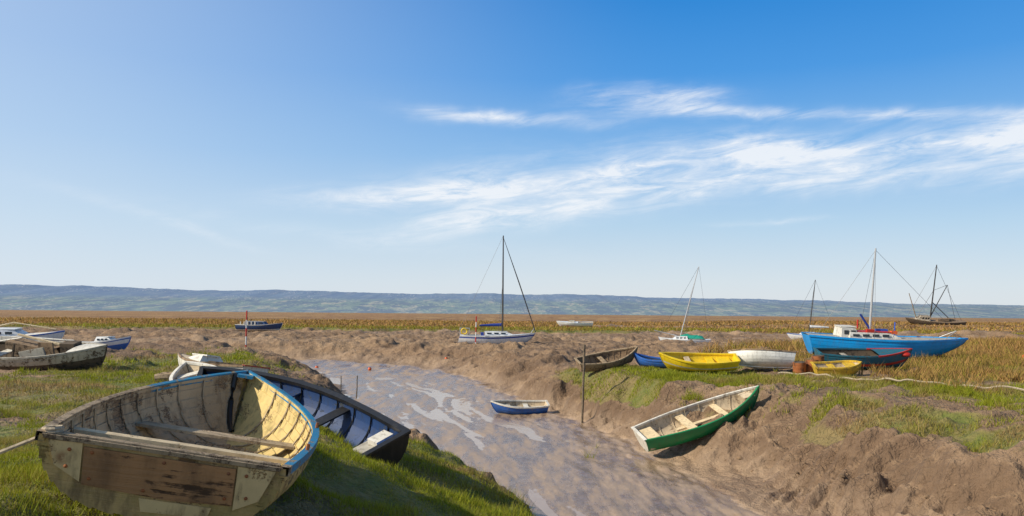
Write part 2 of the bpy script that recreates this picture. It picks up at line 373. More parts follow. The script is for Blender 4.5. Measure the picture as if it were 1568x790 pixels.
# ---------------------------------------------------------------- hull
class Hull:
    def __init__(s,L=3.5,B=1.5,D=.55,tw=.75,sb=.25,ss_=.05,rake=.4,trake=.1,full=.7,rocker=.08,mx=.42,bp=2.2):
        s.__dict__.update(locals()); 
    def b(s,t):
        if t<s.mx: return s.B/2*(s.tw+(1-s.tw)*math.sin(math.pi/2*t/s.mx))
        u=(t-s.mx)/(1-s.mx); return s.B/2*max(0,1-u**s.bp)**.95
    def sh(s,t):
        if t>s.mx: return s.D+s.sb*((t-s.mx)/(1-s.mx))**2
        return s.D+s.ss_*((s.mx-t)/s.mx)**2
    def k(s,t): return s.rocker*abs((t-.45)/.55)**2.2
    def sec(s,t,th,side=1,off=0.0):
        b=s.b(t); S=s.sh(t); K=s.k(t); hf=1-math.cos(th)
        ex=s.full+(1.25-s.full)*t**3
        y=b*max(math.sin(th),0)**ex; z=K+(S-K)*hf
        x=-s.L/2+t*s.L-s.rake*(1-hf)**1.6*t**5-s.trake*hf*(1-t)**4
        y=max(0,y+off*math.sin(th)); z-=off*math.cos(th)
        return (x,side*y,z)
    def half(s,t,hf):
        th=math.acos(1-hf); return s.b(t)*math.sin(th)**(s.full+(1.25-s.full)*t**3)
def hull(mb,h,out,inn,gun,bot=None,wl=.0,nst=8,cl=.012,th=.022,tr=None,trin=None,N=26,gw=(.028,.03),gh=(.014,.045),open_=True,keel=None,stripe=None,innm=None):
    pi2=math.pi/2; pts=[]
    for j in range(nst):
        a=pi2*j/nst; c=pi2*(j+1)/nst
        pts+=[(a,cl),((a+c)/2,cl*.5),(c,0)]
    ts=[i/N for i in range(N+1)]; ts=[t if t<.8 else .8+.2*(1-(1-(t-.8)/.2)**1.4) for t in ts]
    def om(i,j):
        th_=pts[min(j+1,len(pts)-1)][0]; hf=1-math.cos((pts[j][0]+th_)/2)
        if stripe and hf>stripe[0] and hf<stripe[1]: return stripe[2]
        return (bot if (bot and hf<wl) else out)
    for side in(1,-1):
        mb.grid([[h.sec(t,a,side,o) for a,o in pts] for t in ts],om)
    mb.add([h.sec(0,a,1,o) for a,o in pts]+[h.sec(0,a,-1,o) for a,o in pts][::-1],[tuple(range(2*len(pts)))],tr or out)
    if open_:
        ti=[max(.012,min(t,.985)) for t in ts]
        for side in(1,-1):
            im=(innm(side) if innm else inn)
            mb.grid([[h.sec(t,a,side,o*.9-th-cl) for a,o in pts] for t in ti],im)
        q=[h.sec(.014,a,1,o*.9-th-cl) for a,o in pts]+[h.sec(.014,a,-1,o*.9-th-cl) for a,o in pts][::-1]
        mb.add(q,[tuple(range(len(q)))],trin or inn)
    for side in(1,-1):
        rows=[]
        for t in ts:
            p=h.sec(t,pi2,side,0); yo=abs(p[1])+gw[0]; yi=max(0,abs(p[1])-gw[1]-(th if open_ else 0))
            xo=p[0]+(gw[0] if t==1 else 0)
            if t>.97: yo=max(.02,yo-.01)
            rows.append([(p[0],side*yi,p[2]-gh[1]),(p[0],side*yi,p[2]+gh[0]),(xo,side*yo,p[2]+gh[0]),(xo,side*yo,p[2]-gh[1]),(p[0],side*yi,p[2]-gh[1])])
        mb.grid(rows,(lambda i,j: gun(ts[i],side)) if callable(gun) else gun)
    kp=[h.sec(t,0,1,0) for t in ts]+[h.sec(1,a*pi2/6,1,0) for a in range(1,7)]
    rows=[]
    for i,p in enumerate(kp):
        d=.035; st=i>=len(ts)
        px=p[0]+(d if st else 0); pz=p[2]-(0 if st else d)
        rows.append([(p[0],-.018,p[2]+.01),(px,-.018,pz),(px,.018,pz),(p[0],.018,p[2]+.01)])
    mb.grid(rows,keel or bot or out)
def topbar(mb,h,m,w=.04,up=.03):
    p=h.sec(0,math.pi/2,1,0); mb.box((p[0]+.01,0,p[2]+up*.3),(.05+w,2*p[1]+.03,up),m)
def thwart(mb,h,t,hf,m,w=.2,th=.025):
    z=h.k(t)+(h.sh(t)-h.k(t))*hf; y=h.half(t,hf)-.03
    mb.box((-h.L/2+t*h.L,0,z),(w,2*y,th),m)
def ribs(mb,h,tl,m,r=.014,off=-.045):
    for t in tl:
        for side in(1,-1):
            mb.tube([h.sec(t,.12+i*(math.pi/2-.16)/8,side,off) for i in range(9)],r,m,4)
def floor(mb,h,m,z,n=4,w=.13,t0=.12,t1=.72):
    for i in range(n):
        y=(i-(n-1)/2)*(w+.012); x0=-h.L/2+t0*h.L; x1=-h.L/2+t1*h.L-abs(y)*.6
        mb.box(((x0+x1)/2,y,z),(x1-x0,w,.018),m)
def deck(mb,h,m,t0=0,t1=1,camber=.06,drop=.01,N=20):
    rows=[]
    for i in range(N+1):
        t=t0+(t1-t0)*i/N; p=h.sec(t,math.pi/2,1,0); rows.append([(p[0],p[1]*k,p[2]-drop+camber*(1-k*k)*min(1,p[1]/(h.B*.3))) for k in(-1,-.6,-.2,.2,.6,1)])
    mb.grid(rows,m)
def cabin(mb,x0,x1,z0,hh,w0,w1,m,slope=.35,glass=True,top=None,n=3):
    i=.12
    c=[(x0,-w0/2,z0),(x1,-w1/2,z0),(x1,w1/2,z0),(x0,w0/2,z0),
       (x0+.05,-w0/2+i,z0+hh),(x1-slope,-w1/2+i*.8,z0+hh*.92),(x1-slope,w1/2-i*.8,z0+hh*.92),(x0+.05,w0/2-i,z0+hh)]
    mb.hexa(c,m)
    mb.box(((x0+x1-slope)/2+.02,0,z0+hh+.012),(x1-x0-slope+.06,min(w0,w1)-2*i+.12,.04),top or m)
    if glass:
        Lx=x1-slope-x0
        for k in range(n):
            xc=x0+.1+Lx*(k+.5)/n*.95
            f=(xc-x0)/(x1-x0); w=w0+(w1-w0)*f
            for sd in(1,-1):
                y=sd*(w/2-i*.5+.012)
                mb.box((xc,y,z0+hh*.55),(Lx/n*.62,.035,hh*.36),GLASS,Matrix.Rotation(sd*.35*(i/hh)*1.2,3,'X'))
def bank_boat(name,h,x,y,heading,roll,pitch,mb,dz=0,ang=35,z=None):
    zz=gz(x,y)+dz if z is None else z
    return mb.build(name,pose(x,y,zz,heading,roll,pitch),ang)

# 1 foreground rowing boat ------------------------------------------
h=Hull(3.75,1.74,.52,tw=.84,sb=.24,ss_=.02,rake=.35,trake=.12,full=.60,rocker=.13,mx=.40,bp=2.3)
mb=MB()
hull(mb,h,OLDOUT,OLDIN_L,lambda t,s:(BLUEG if (s<0 and t>.02) or t>.66 else WOODG),nst=9,cl=.014,tr=TRANS,N=40,innm=lambda s:OLDIN_L if s>0 else OLDIN_R,gw=(.020,.012),keel=WOODG,trin=OLDIN_L)
K0=h.k(0);S0=h.sh(0)
def tpan(pts,m,th=.012):
    X=lambda z:-h.L/2-h.trake*(z-K0)/(S0-K0)-.003
    n=len(pts); vs=[(X(z)-th,y,z) for y,z in pts]+[(X(z)+.002,y,z) for y,z in pts]
    mb.add(vs,[tuple(range(n))]+[(i,(i+1)%n,n+(i+1)%n,n+i) for i in range(n)],m)
tpan([(-.44,.245),(-.05,.225),(.46,.255),(.47,.50),(-.43,.495)],PLY,.014)
tpan([(.475,.27),(.63,.36),(.675,.515),(.48,.52)],PALE,.010); tpan([(-.45,.215),(-.60,.30),(-.675,.515),(-.44,.515)],PALE,.010)
tpan([(-.70,.522),(.70,.522),(.71,.548),(-.71,.548)],WOODG,.020)
tpan([(-.30,.135),(.10,.125),(.12,.215),(-.32,.21)],PALE,.006) 
for yy,zz in((.55,.47),(.56,.36),(-.5,.46),(-.52,.31),(.42,.30),(-.39,.29),(.42,.47),(-.39,.46),(0,.47),(.1,.27)):
    mb.ball((-h.L/2-h.trake*(zz-K0)/(S0-K0)-.016,yy,zz),.012,RUST,5)
mb.box((-h.L/2-.06,0,.546),(.07,1.38,.016),WOODG)
thwart(mb,h,.20,.80,SEAT,.10); thwart(mb,h,.60,.50,OLDIN_L,.2)
ribs(mb,h,[.1+.085*i for i in range(10)],OLDIN_L,.009,-.042)
floor(mb,h,OLDIN_L,.10,5,.14,.04,.75)
mb.tube([h.sec(.955,a*math.pi/2/6,1,-.05) for a in range(0,7)],.028,BLACK,6)
mb.box((h.L/2-.16,0,h.sh(.97)-.015),(.22,.16,.03),BLUEG)
mb.box((-h.L/2+.45,.70,.40),(.10,.04,.10),DARKM)
for tt in(.2,.5):
    p=h.sec(tt,math.pi/2,-1,0); mb.tube([(p[0],p[1],p[2]),(p[0],p[1],p[2]+.06)],.014,RUST,6)
F=pose(-2.66,6.82,2.79,102,10.5,0)
o=mb.build('wooden_rowing_boat',F,30)
bv=o.modifiers.new('bevel','BEVEL'); bv.width=.004; bv.segments=1; bv.limit_method='ANGLE'; bv.angle_limit=math.radians(50)
mb=MB(); a=F@Vector((-h.L/2-.05,.68,.55))
e=Vector((-5.6,4.3,gz(-5.6,4.3)+.05)); pts=[]
for i in range(25):
    f=i/24; p=a.lerp(e,f); p.z-=.22*math.sin(math.pi*f); pts.append(p)
mb.tube(pts,.014,ROPE,6)
for q in range(3):
    mb.tube([a+Vector((.05*math.cos(i*.9),.05*math.sin(i*.9),-.02*q+.02)) for i in range(8)],.014,ROPE,5)
mb.build('mooring_rope')
# 2 black dinghy ----------------------------------------------------
h=Hull(4.7,1.8,.52,tw=.8,sb=.22,ss_=.03,rake=.35,trake=.1,full=.6,mx=.42)
mb=MB(); hull(mb,h,BLACK,DBLUE,BLACK,nst=7,cl=.012,trin=BRBLUE,N=32,gw=(.03,.05))
topbar(mb,h,BLACK)
thwart(mb,h,.35,.72,BLACK,.22); thwart(mb,h,.62,.7,DBLUE,.2)
floor(mb,h,DKBR,.12,5,.15,.05,.8); ribs(mb,h,[.1+.1*i for i in range(8)],BLACK,.015)
mb.box((-2.0,.1,.36),(.30,1.1,.03),GREYP); mb.box((-.3,.15,.32),(.30,.3,.2),WHITEP); mb.box((-2.05,-.5,.42),(.22,.3,.08),WHITEP)
mb.box((-.9,-.1,.2),(1.5,.09,.04),GREYP,Matrix.Rotation(.12,3,'Z'))
mb.box((-1.6,.62,.40),(.3,.03,.2),BRBLUE); mb.box((-.9,.35,.3),(1.0,.05,.04),GREYP,Matrix.Rotation(-.1,3,'Z'))
mb.box((-2.44,.55,.3),(.03,.24,.22),BRBLUE)
mb.build('black_wooden_dinghy',pose(-3.62,12.35,2.17,137,-20,9))
# 3 old boats behind
h=Hull(2.8,1.2,.5,tw=.8,sb=.2,full=.6,rake=.3)
mb=MB(); hull(mb,h,WHITEP,GREYP,BROWN,nst=5,cl=.004); deck(mb,h,CREAM,.5,1); topbar(mb,h,RED)
cabin(mb,.1,.9,.52,.18,.9,.6,WHITEP,.3,False); thwart(mb,h,.25,.7,BROWN); mb.box((-.5,.1,.55),(.9,.12,.05),BROWN,Matrix.Rotation(.6,3,'Z'))
bank_boat('white_motor_dinghy',h,-8.25,21.6,155,8,3,mb,.0)
h=Hull(2.5,1.1,.42,tw=.7,sb=.15,full=.6,rake=.3)
mb=MB(); hull(mb,h,OLDWH,CREAM,WHITEP,nst=5,cl=.006); thwart(mb,h,.4,.7,WOODG); thwart(mb,h,.75,.7,WHITEP,.4)
bank_boat('grey_pram_dinghy',h,-7.5,18.8,120,-14,4,mb,.05)
mb=MB(); mb.tube([(-.45,0,0),(-.2,.02,.02),(.1,.04,.03),(.45,0,0)],[.11,.16,.15,.10],WOODG,9); mb.tube([(.1,.04,.1),(.25,.1,.3)],[.05,.02],WOODG,6); mb.build('driftwood_log',pose(-9.3,21.5,gz(-9.3,21.5)+.12,12))
# 4 left wreck cluster
h=Hull(5.4,1.9,.66,tw=.8,sb=.25,full=.6,rake=.4)
mb=MB(); hull(mb,h,OLDWH,DKBR,GREYP,bot=DKBR,wl=.55,nst=7,cl=.01); topbar(mb,h,BROWN)
deck(mb,h,WHITEP,.80,1); thwart(mb,h,.3,.75,WHITEP,.35); thwart(mb,h,.55,.8,BROWN,.3)
mb.box((-.3,.3,.68),(1.3,.5,.25),BROWN,Matrix.Rotation(.16,3,'Y')); mb.box((-1.6,-.3,.62),(.8,.7,.3),TEAL)
mb.box((.9,-.4,.8),(.5,.06,.5),BROWN); mb.box((.4,.2,.92),(1.9,.08,.05),SEAT,Matrix.Rotation(.2,3,'Y')); mb.box((-1.2,.6,.82),(1.2,.05,.18),WHITEP)
mb.box((-.2,-.5,.75),(.05,.05,.55),DKBR,Matrix.Rotation(.3,3,'Y')); mb.box((.5,-.55,.72),(.9,.05,.25),GREYP,Matrix.Rotation(-.2,3,'Y'))
mb.tube([(-1.9,.5,.7),(-.3,.2,1.02),(1.2,.5,.86)],.03,WHITEP,6); mb.box((1.3,.2,.75),(.5,.4,.3),DKBR)
bank_boat('wrecked_fishing_boat',h,-15.6,25.6,-8,14,-1,mb,.0)
h=Hull(3.4,1.3,.5,tw=.8,sb=.25,full=.6,rake=.4)
mb=MB(); hull(mb,h,BOATBLUE,CREAM,WHITEC,nst=5,cl=.004,stripe=(.55,.8,WHITEC)); topbar(mb,h,WHITEP); deck(mb,h,WHITEC,.45,1); cabin(mb,.0,.9,.5,.24,.9,.6,WHITEC,.3)
bank_boat('blue_and_white_motorboat',h,-20.2,38.5,-12,0,2,mb,.05)
h=Hull(5.2,1.8,.6,tw=.8,sb=.25,full=.6,rake=.5)
mb=MB(); hull(mb,h,WHITEC,GREYP,BOATBLUE,nst=5,cl=.004); deck(mb,h,WHITEP,.3,1); cabin(mb,-.6,1.1,.62,.3,1.3,.9,WHITEC,.4)
mb.tube([(-1.5,.3,.7),(.5,.1,1.2),(2.2,.2,.9)],.03,SEAT,6)
bank_boat('derelict_cabin_boat',h,-22.5,34.5,10,4,0,mb,.15)
# 5 marsh boat
h=Hull(6.2,2.2,.85,tw=.8,sb=.35,full=.55,rake=.6)
mb=MB(); hull(mb,h,NAVY,GREYP,WHITEP,bot=WHITEP,wl=.35,nst=5,cl=.0); deck(mb,h,GREYP,.0,1); cabin(mb,-1.9,1.0,.85,.5,1.5,1.1,NAVY,.4,True,WHITEP); mb.tube([(-1.8,0,.9),(-1.8,0,1.9)],.03,DARKM)
for i in range(5): mb.box((-2.4+i*.5,-.9,1.1),(.12,.1,.45),WHITEP)
bank_boat('blue_fishing_boat',h,-34,100 if gz(-34,100)>1.7 else 106,-5,0,0,mb,.0)
# 6 poles
def pole(x,y,ztop,r):
    mb=MB(); z0=gz(x,y)-.2; n=6; hh=(ztop-z0)/n
    for i in range(n): mb.tube([(0,0,i*hh),(0,0,(i+1)*hh)],r,REDPL if i%2 else WHITEPL,10)
    mb.ball((0,0,n*hh+.03),r*1.1,REDPL,6)
    mb.build('striped_marker_pole',Matrix.Translation((x,y,z0))@Matrix.Rotation(.02,4,'Y'))
pole(-19.7,58,4.2,.05); pole(-3.05,66,3.9,.05)
# yachts
def rig(mb,x,z0,zt,hl,bow,stern,beam,m=MAST,r=.05,boom=1.8,furl=True,cover=SAILB,lean=(0,0)):
    T=Vector((x+lean[0],lean[1],zt)); Bs=Vector((x,0,z0))
    mb.tube([Bs,Bs.lerp(T,.5),T],[r,r*.95,r*.7],m,8)
    if furl: mb.tube([T-Vector((0,0,.15)),T.lerp(Vector(bow),.5),bow],[.02,.055,.045],DARKM,6)
    else: mb.tube([T,bow],.012,WIRE,5)
    mb.tube([T,stern],.010,WIRE,5)
    mid=Bs.lerp(T,.55); 
    for sd in(1,-1):
        sp=mid+Vector((0,sd*.45,0)); mb.tube([mid,sp],.015,m,5)
        mb.tube([T,sp,(x-.1,sd*beam,z0-.1)],.009,WIRE,4); mb.tube([mid,(x-.35,sd*beam,z0-.1)],.008,WIRE,4)
    if boom:
        b0=Bs+Vector((0,0,.55)); mb.tube([b0,b0+Vector((-boom,0,-.02))],.035,m,6)
        if cover: mb.tube([b0+Vector((-.05,0,.35)),b0+Vector((-.12,0,.12)),b0+Vector((-boom*.5,0,.09)),b0+Vector((-boom,0,.05))],[.05,.13,.11,.05],cover,8)
h=Hull(6.7,2.3,.85,tw=.72,sb=.28,ss_=.05,full=.5,rake=1.0,trake=-.25,rocker=.15,mx=.4,bp=1.9)
mb=MB(); hull(mb,h,WHITEC,CREAM,WHITEC,bot=NAVY,wl=.22,nst=6,cl=.0,open_=False,stripe=(.80,.90,SAILB)); deck(mb,h,WHITEC)
cabin(mb,-1.0,1.7,.9,.32,1.5,.9,WHITEC,.8,True,n=3); mb.box((-2.0,0,.92),(1.5,1.1,.12),GREYP); mb.box((-1.2,0,1.0),(.25,1.3,.3),SAILB)
rig(mb,.55,1.15,9.5,0,(3.4,0,1.2),(-3.3,0,1.0),1.05,m=DARKM,r=.07,boom=2.0)
for xx in(-3.1,-2.3): 
    for sd in(1,-1): mb.tube([(xx,sd*.75,.9),(xx,sd*.75,1.5)],.02,MAST,5)
mb.tube([(-2.3,.75,1.5),(-3.1,.75,1.5),(-3.15,-.75,1.5),(-2.3,-.75,1.5)],.02,MAST,5)
for k in range(16):
    a=k/16*2*math.pi; a2=(k+1)/16*2*math.pi
    mb.tube([(-2.75+.24*math.cos(a),-.82,1.25+.24*math.sin(a)),(-2.75+.24*math.cos(a2),-.82,1.25+.24*math.sin(a2))],.065,YLB,6)
mb.tube([(3.0,.3,1.1),(3.3,.0,1.6),(3.0,-.3,1.1)],.02,MAST,5)
bank_boat('white_sailing_yacht',h,-1.35,67.5,3,0,0,mb,-.05)
h=Hull(4.9,1.9,.7,tw=.6,sb=.25,full=.55,rake=.7,mx=.42,bp=1.8)
mb=MB(); hull(mb,h,WHITEC,CREAM,WHITEC,bot=BOATBLUE,wl=.6,nst=6,cl=.0,open_=False); deck(mb,h,WHITEC)
cabin(mb,-.3,1.2,.72,.3,1.2,.8,WHITEC,.4)
mb.grid([[( x,(y*.75)*(1-.1*i),.75+.42*math.cos(y*1.4)*(1+.18*math.sin(i*2.3+y*5))*k) for y in(-1,-.7,-.4,-.1,.2,.5,.8,1)] for i,(x,k) in enumerate(((-2.0,.05),(-1.8,.7),(-1.3,1.1),(-.8,.85),(-.3,1.2),(.3,1.0),(.6,.3)))],GREENC)
rig(mb,.35,.95,7.9,0,(2.4,0,1.0),(-2.4,0,.9),.9,boom=0,furl=False,lean=(-1.75,0))
mb.tube([(.7,0,1.1),(2.9,0,1.6)],.04,MAST,6)
bank_boat('small_sailing_yacht',h,16.9,77,176,0,0,mb,-.08)
h=Hull(5.0,1.9,.6,tw=.7,sb=.2,full=.6,rake=.6)
mb=MB(); hull(mb,h,WHITEC,CREAM,BOATBLUE,nst=5,cl=.0,open_=False); deck(mb,h,WHITEC); cabin(mb,-.2,1.4,.6,.3,1.2,.8,WHITEC,.4)
rig(mb,.3,.85,6.4,0,(2.4,0,.8),(-2.4,0,.7),.9,boom=2.0,furl=False,cover=WHITEC,lean=(-.6,0),m=DARKM)
bank_boat('small_sailing_yacht',h,31.4,82,172,0,0,mb,-.05)
h=Hull(5.7,2.0,.65,tw=.75,sb=.2,full=.6,rake=.6)
mb=MB(); hull(mb,h,WHITEC,CREAM,WHITEC,nst=5,cl=.0); deck(mb,h,WHITEC,.4,1); thwart(mb,h,.25,.8,GREYP,.5); cabin(mb,0,1.2,.68,.22,1.2,.8,GREYP,.5,False)
bank_boat('white_motor_dinghy',h,9.9,124,175,-6,0,mb,.3)
# 10 blue rowing boat in the channel
h=Hull(2.3,1.1,.42,tw=.75,sb=.12,full=.6,rake=.25)
mb=MB(); hull(mb,h,BOATBLUE,CREAM,WHITEP,nst=6,cl=.008); topbar(mb,h,WHITEP); thwart(mb,h,.35,.7,WHITEP,.2); thwart(mb,h,.68,.7,GREYP,.18); floor(mb,h,GREYP,.1,3,.13)
bank_boat('small_blue_rowing_boat',h,.28,33,186,-9,1,mb,z=.0)
# 11 brown
h=Hull(2.75,1.2,.48,tw=.6,sb=.25,full=.6,rake=.3)
mb=MB(); hull(mb,h,BROWN,BROWN,WOODG,nst=7,cl=.012); topbar(mb,h,WOODG); thwart(mb,h,.4,.7,WOODG); ribs(mb,h,[.15+.1*i for i in range(8)],BROWN)
bank_boat('brown_clinker_dinghy',h,4.35,35,14,18,9,mb,.12)
# 12 yellow
h=Hull(3.0,1.35,.48,tw=.72,sb=.22,full=.58,rake=.35)
mb=MB(); hull(mb,h,YELLOW,YELLOW,YELLOW,nst=6,cl=.005,stripe=(.42,.52,WHITEP),gw=(.045,.03)); topbar(mb,h,YELLOW); thwart(mb,h,.32,.7,YELLOW,.3); thwart(mb,h,.62,.72,CREAM,.22); mb.box((-1.1,0,.36),(.5,1.0,.05),YELLOW)
bank_boat('yellow_dinghy',h,7.5,31.8,176,-14,0,mb,.08)
mb=MB(); h=Hull(1.9,.9,.36,full=.6,rake=.25); hull(mb,h,BOATBLUE,NAVY,BOATBLUE,nst=4,cl=0); thwart(mb,h,.4,.7,NAVY)
bank_boat('small_blue_tender',h,6.3,34.5,150,-5,0,mb,.02)
# 13 white tilted hull
h=Hull(2.5,1.25,.5,tw=.7,sb=.15,full=.6,rake=.35)
mb=MB(); hull(mb,h,WHITE2,CREAM,BROWN,nst=6,cl=.004); thwart(mb,h,.4,.7,BROWN); topbar(mb,h,BROWN)
bank_boat('white_wooden_dinghy',h,10.15,32,172,26,2,mb,.22)
# 14 barrels & tender
for (x,y,r,l,tl) in((11.62,31.6,.25,.34,8),(12.15,31.7,.26,.44,-6),(12.75,32.6,.25,.42,4)):
    mb=MB(); pr=[]
    for i in range(13):
        f=i/12; pr.append((r*(1-.02*(i in(0,12))+.035*(i in(4,8))),f*(l+.2)))
    mb.tube([(0,0,z_) for _,z_ in pr],[q for q,_ in pr],RUST,18)
    mb.tube([(0,0,l+.2),(0,0,l+.215)],r*.85,DKBR,16)
    mb.build('rusty_barrel',pose(x,y,gz(x,y)-.03,0,tl,tl*.6))
h=Hull(1.7,.95,.46,tw=.85,sb=.05,full=.45,rake=.2,mx=.5,bp=3.2)
mb=MB(); hull(mb,h,YDULL,CREAM,YDULL,nst=5,cl=.004); topbar(mb,h,YDULL); thwart(mb,h,.35,.8,YDULL,.25); thwart(mb,h,.75,.85,YDULL,.4)
bank_boat('small_yellow_tender',h,12.95,31,-8,12,5,mb,.02)
# 15 teal/red
h=Hull(3.8,1.6,.66,tw=.7,sb=.2,full=.6,rake=.4)
mb=MB(); hull(mb,h,TEAL,DKBR,lambda t,s:RED if t>.55 else TEAL,nst=7,cl=.01,stripe=(.3,.5,RED)); deck(mb,h,TEAL,.6,1); topbar(mb,h,TEAL); thwart(mb,h,.3,.7,GREYP)
mb.ball((1.55,-.25,.66),.2,RED,6,(1.2,1,.5))
bank_boat('teal_and_red_boat',h,15.3,34,-6,10,0,mb,.14)
# 16 big blue
h=Hull(8.4,2.8,1.18,tw=.55,sb=.10,ss_=.12,full=.55,rake=1.5,trake=.35,mx=.5,bp=1.9,rocker=.30)
mb=MB(); hull(mb,h,CYAN,CREAM,CYAN,bot=NAVY,wl=.14,nst=7,cl=.008,open_=False,N=36,gw=(.05,.02),gh=(.05,.06)); deck(mb,h,GREYP)
cabin(mb,-2.4,.6,1.18,.36,1.8,1.2,WHITEP,.7,True,RED,4); cabin(mb,-2.8,-1.8,1.18,.62,1.5,1.3,WHITEP,.2,True,WHITEP,2)
mb.box((-1.2,-.5,1.62),(.4,.25,.18),RED); mb.box((.1,-.4,1.56),(.3,.3,.16),ORANGE); mb.box((-.3,.3,1.60),(.6,.3,.15),BRBLUE)
mb.tube([(-1.05,0,1.2),(-1.0,0,4.0),(-.95,0,6.2)],[.07,.06,.045],MAST,8)
for e_ in((3.9,0,1.3),(-3.9,0,1.3),(-1.2,1.25,1.15),(-1.2,-1.25,1.15)): mb.tube([(-.95,0,6.1),e_],.008,WIRE,4)
mb.tube([(-1.05,0,1.7),(-1.6,0,2.5)],.06,SAILB,6); mb.tube([(-1.75,-.1,1.7),(-1.75,-.1,2.2)],.05,RED,6)
mb.tube([(.3,0,1.2),(.3,0,2.1)],.035,BRBLUE,6); mb.tube([(2.9,.4,1.3),(3.6,0,1.7),(2.9,-.4,1.3)],.02,MAST,5)
bank_boat('blue_wooden_fishing_boat',h,21.1,44,-5,4,-1,mb,.0)
# 18 wreck
h=Hull(11.5,3.6,1.15,tw=.5,sb=.5,ss_=.2,full=.55,rake=1.8,trake=.4,bp=1.9)
mb=MB(); hull(mb,h,DKBR,GREYP,WOODG,bot=BLACK,wl=.4,nst=7,cl=.0,open_=False); deck(mb,h,BROWN); cabin(mb,1.2,4.2,1.2,1.0,2.2,1.4,OLDWH,1.4,True)
mb.box((-1.5,.4,1.5),(2.2,.9,.5),BROWN,Matrix.Rotation(.1,3,'Y')); mb.box((-3.5,-.3,1.4),(1.0,.9,.5),DKBR)
mb.tube([(.8,0,1.0),(.8,0,12.6)],[.15,.10],DARKM,8); mb.tube([(.8,0,2),(-1.8,0,8.6)],[.10,.07],DARKM,6); mb.tube([(3.6,0,1.6),(5.6,0,6.6)],[.1,.07],WOODG,6)
mb.tube([(-1.8,0,8.6),(.8,0,7.4),(3.6,0,1.6)],.04,WIRE,4); mb.tube([(-1.8,0,8.6),(-4.3,0,1.3)],.04,WIRE,4); mb.tube([(.8,0,12.4),(-5.5,0,1.4)],.03,WIRE,4); mb.tube([(.8,0,12.4),(5.5,0,1.6)],.03,WIRE,4)
mb.tube([(.8,0,5),(-2.8,0,1.9)],.08,DARKM,6)
bank_boat('derelict_fishing_boat',h,86,160,178,-9,2,mb,-.35)
# 19 posts
def post(x,y,z0,z1,r=.06,name='wooden_post',lean=.02):
    mb=MB(); n=6; mb.tube([(lean*(z1-z0)*i/n+.008*random.uniform(-1,1),0,(z1-z0)*i/n) for i in range(n+1)],[r*random.uniform(.85,1.05) for i in range(n+1)],POST,8)
    mb.build(name,Matrix.Translation((x,y,z0)))
post(2.72,30,-.2,3.05,.05); post(-7.6,38.5,0,1.1,.03); post(-8.6,39.5,0,1.0,.025)
# 20 green boat
h=Hull(3.85,1.45,.55,tw=.68,sb=.26,ss_=.03,full=.58,rake=.4,trake=.08,mx=.42)
mb=MB(); hull(mb,h,GREEN,CREAM,lambda t,s:GREEN if s<0 else WHITEP,nst=6,cl=.004,tr=WHITEP,N=34,gw=(.022,.018)); topbar(mb,h,WHITEP)
thwart(mb,h,.38,.68,SEAT,.26); thwart(mb,h,.66,.7,SEAT,.2); mb.box((-h.L/2+.25,0,.32),(.42,.9,.25),SEAT); mb.box((-.1,0,.3),(1.5,.13,.05),SEAT); mb.box((-.45,0,.2),(.04,1.0,.25),CREAM)
ribs(mb,h,[.2+.12*i for i in range(6)],CREAM,.01)
mb.box((1.5,0,.66),(.35,.4,.03),CREAM)
mb.build('green_rowing_boat',pose(5.72,23.2,.80,10,14,17))
# rope along the right bank
mb=MB(); P=[(10.2,30),(11.4,29),(12.3,27.6),(13.3,26.6),(14.6,25.6),(16.2,24.2),(18.5,23),(22,22)]
pts=[]
for i in range(len(P)-1):
    for k in range(12):
        f=k/12; x=P[i][0]*(1-f)+P[i+1][0]*f; y=P[i][1]*(1-f)+P[i+1][1]*f+.06*math.sin((i*12+k)*.7)
        pts.append((x,y,max(gz(x,y),gz(x,y-.25))+.13+.03*math.sin(k)))
mb.tube(pts,.035,ROPE,6); mb.build('mooring_rope')
for x,y,r in((-10.3,57,.13),(-14.4,58,.13),(-5.0,60,.12),(28.8,44,.20)):
    mb=MB(); mb.ball((0,0,r*.8),r,ORANGE,8); mb.tube([(0,0,r*1.7),(0,0,r*2.05)],r*.2,DARKM,6); mb.build('orange_buoy',Matrix.Translation((x,y,gz(x,y)))@Matrix.Rotation(.5,4,'X'))
# ---------------------------------------------------------------- mud clods scattered on the bare slopes (one object)
mb=MB(); n=0
MUDM=plain('mud_clod_material',(.27,.175,.10),.95,0,.5,5)
while n<420:
    x=random.uniform(3,15); y=random.uniform(13,32)
    z_,g_,w_,m_,s_=[float(q[0]) for q in G(np.array([x]),np.array([y]),True)]
    n+=1
    if g_>.3 or z_<.15: continue
    r=random.choice((.025,.03,.04,.05,.07))*random.uniform(.7,1.2); pts=[]
    for k in range(3):
        zz=(-.4,.2,.5)[k]*r; rr=r*(1.2,1.0,.5)[k]
        pts.append([(x+rr*math.cos(a*1.256)*random.uniform(.7,1.3),y+rr*math.sin(a*1.256)*random.uniform(.7,1.3),z_+zz) for a in range(5)])
    o_=sum(pts,[]); fs=[(k*5+i,k*5+(i+1)%5,k*5+5+(i+1)%5,k*5+5+i) for k in range(2) for i in range(5)]+[(10,11,12,13,14)]
    mb.add(o_,fs,MUDM)
mb.build('mud_clods',None,60)
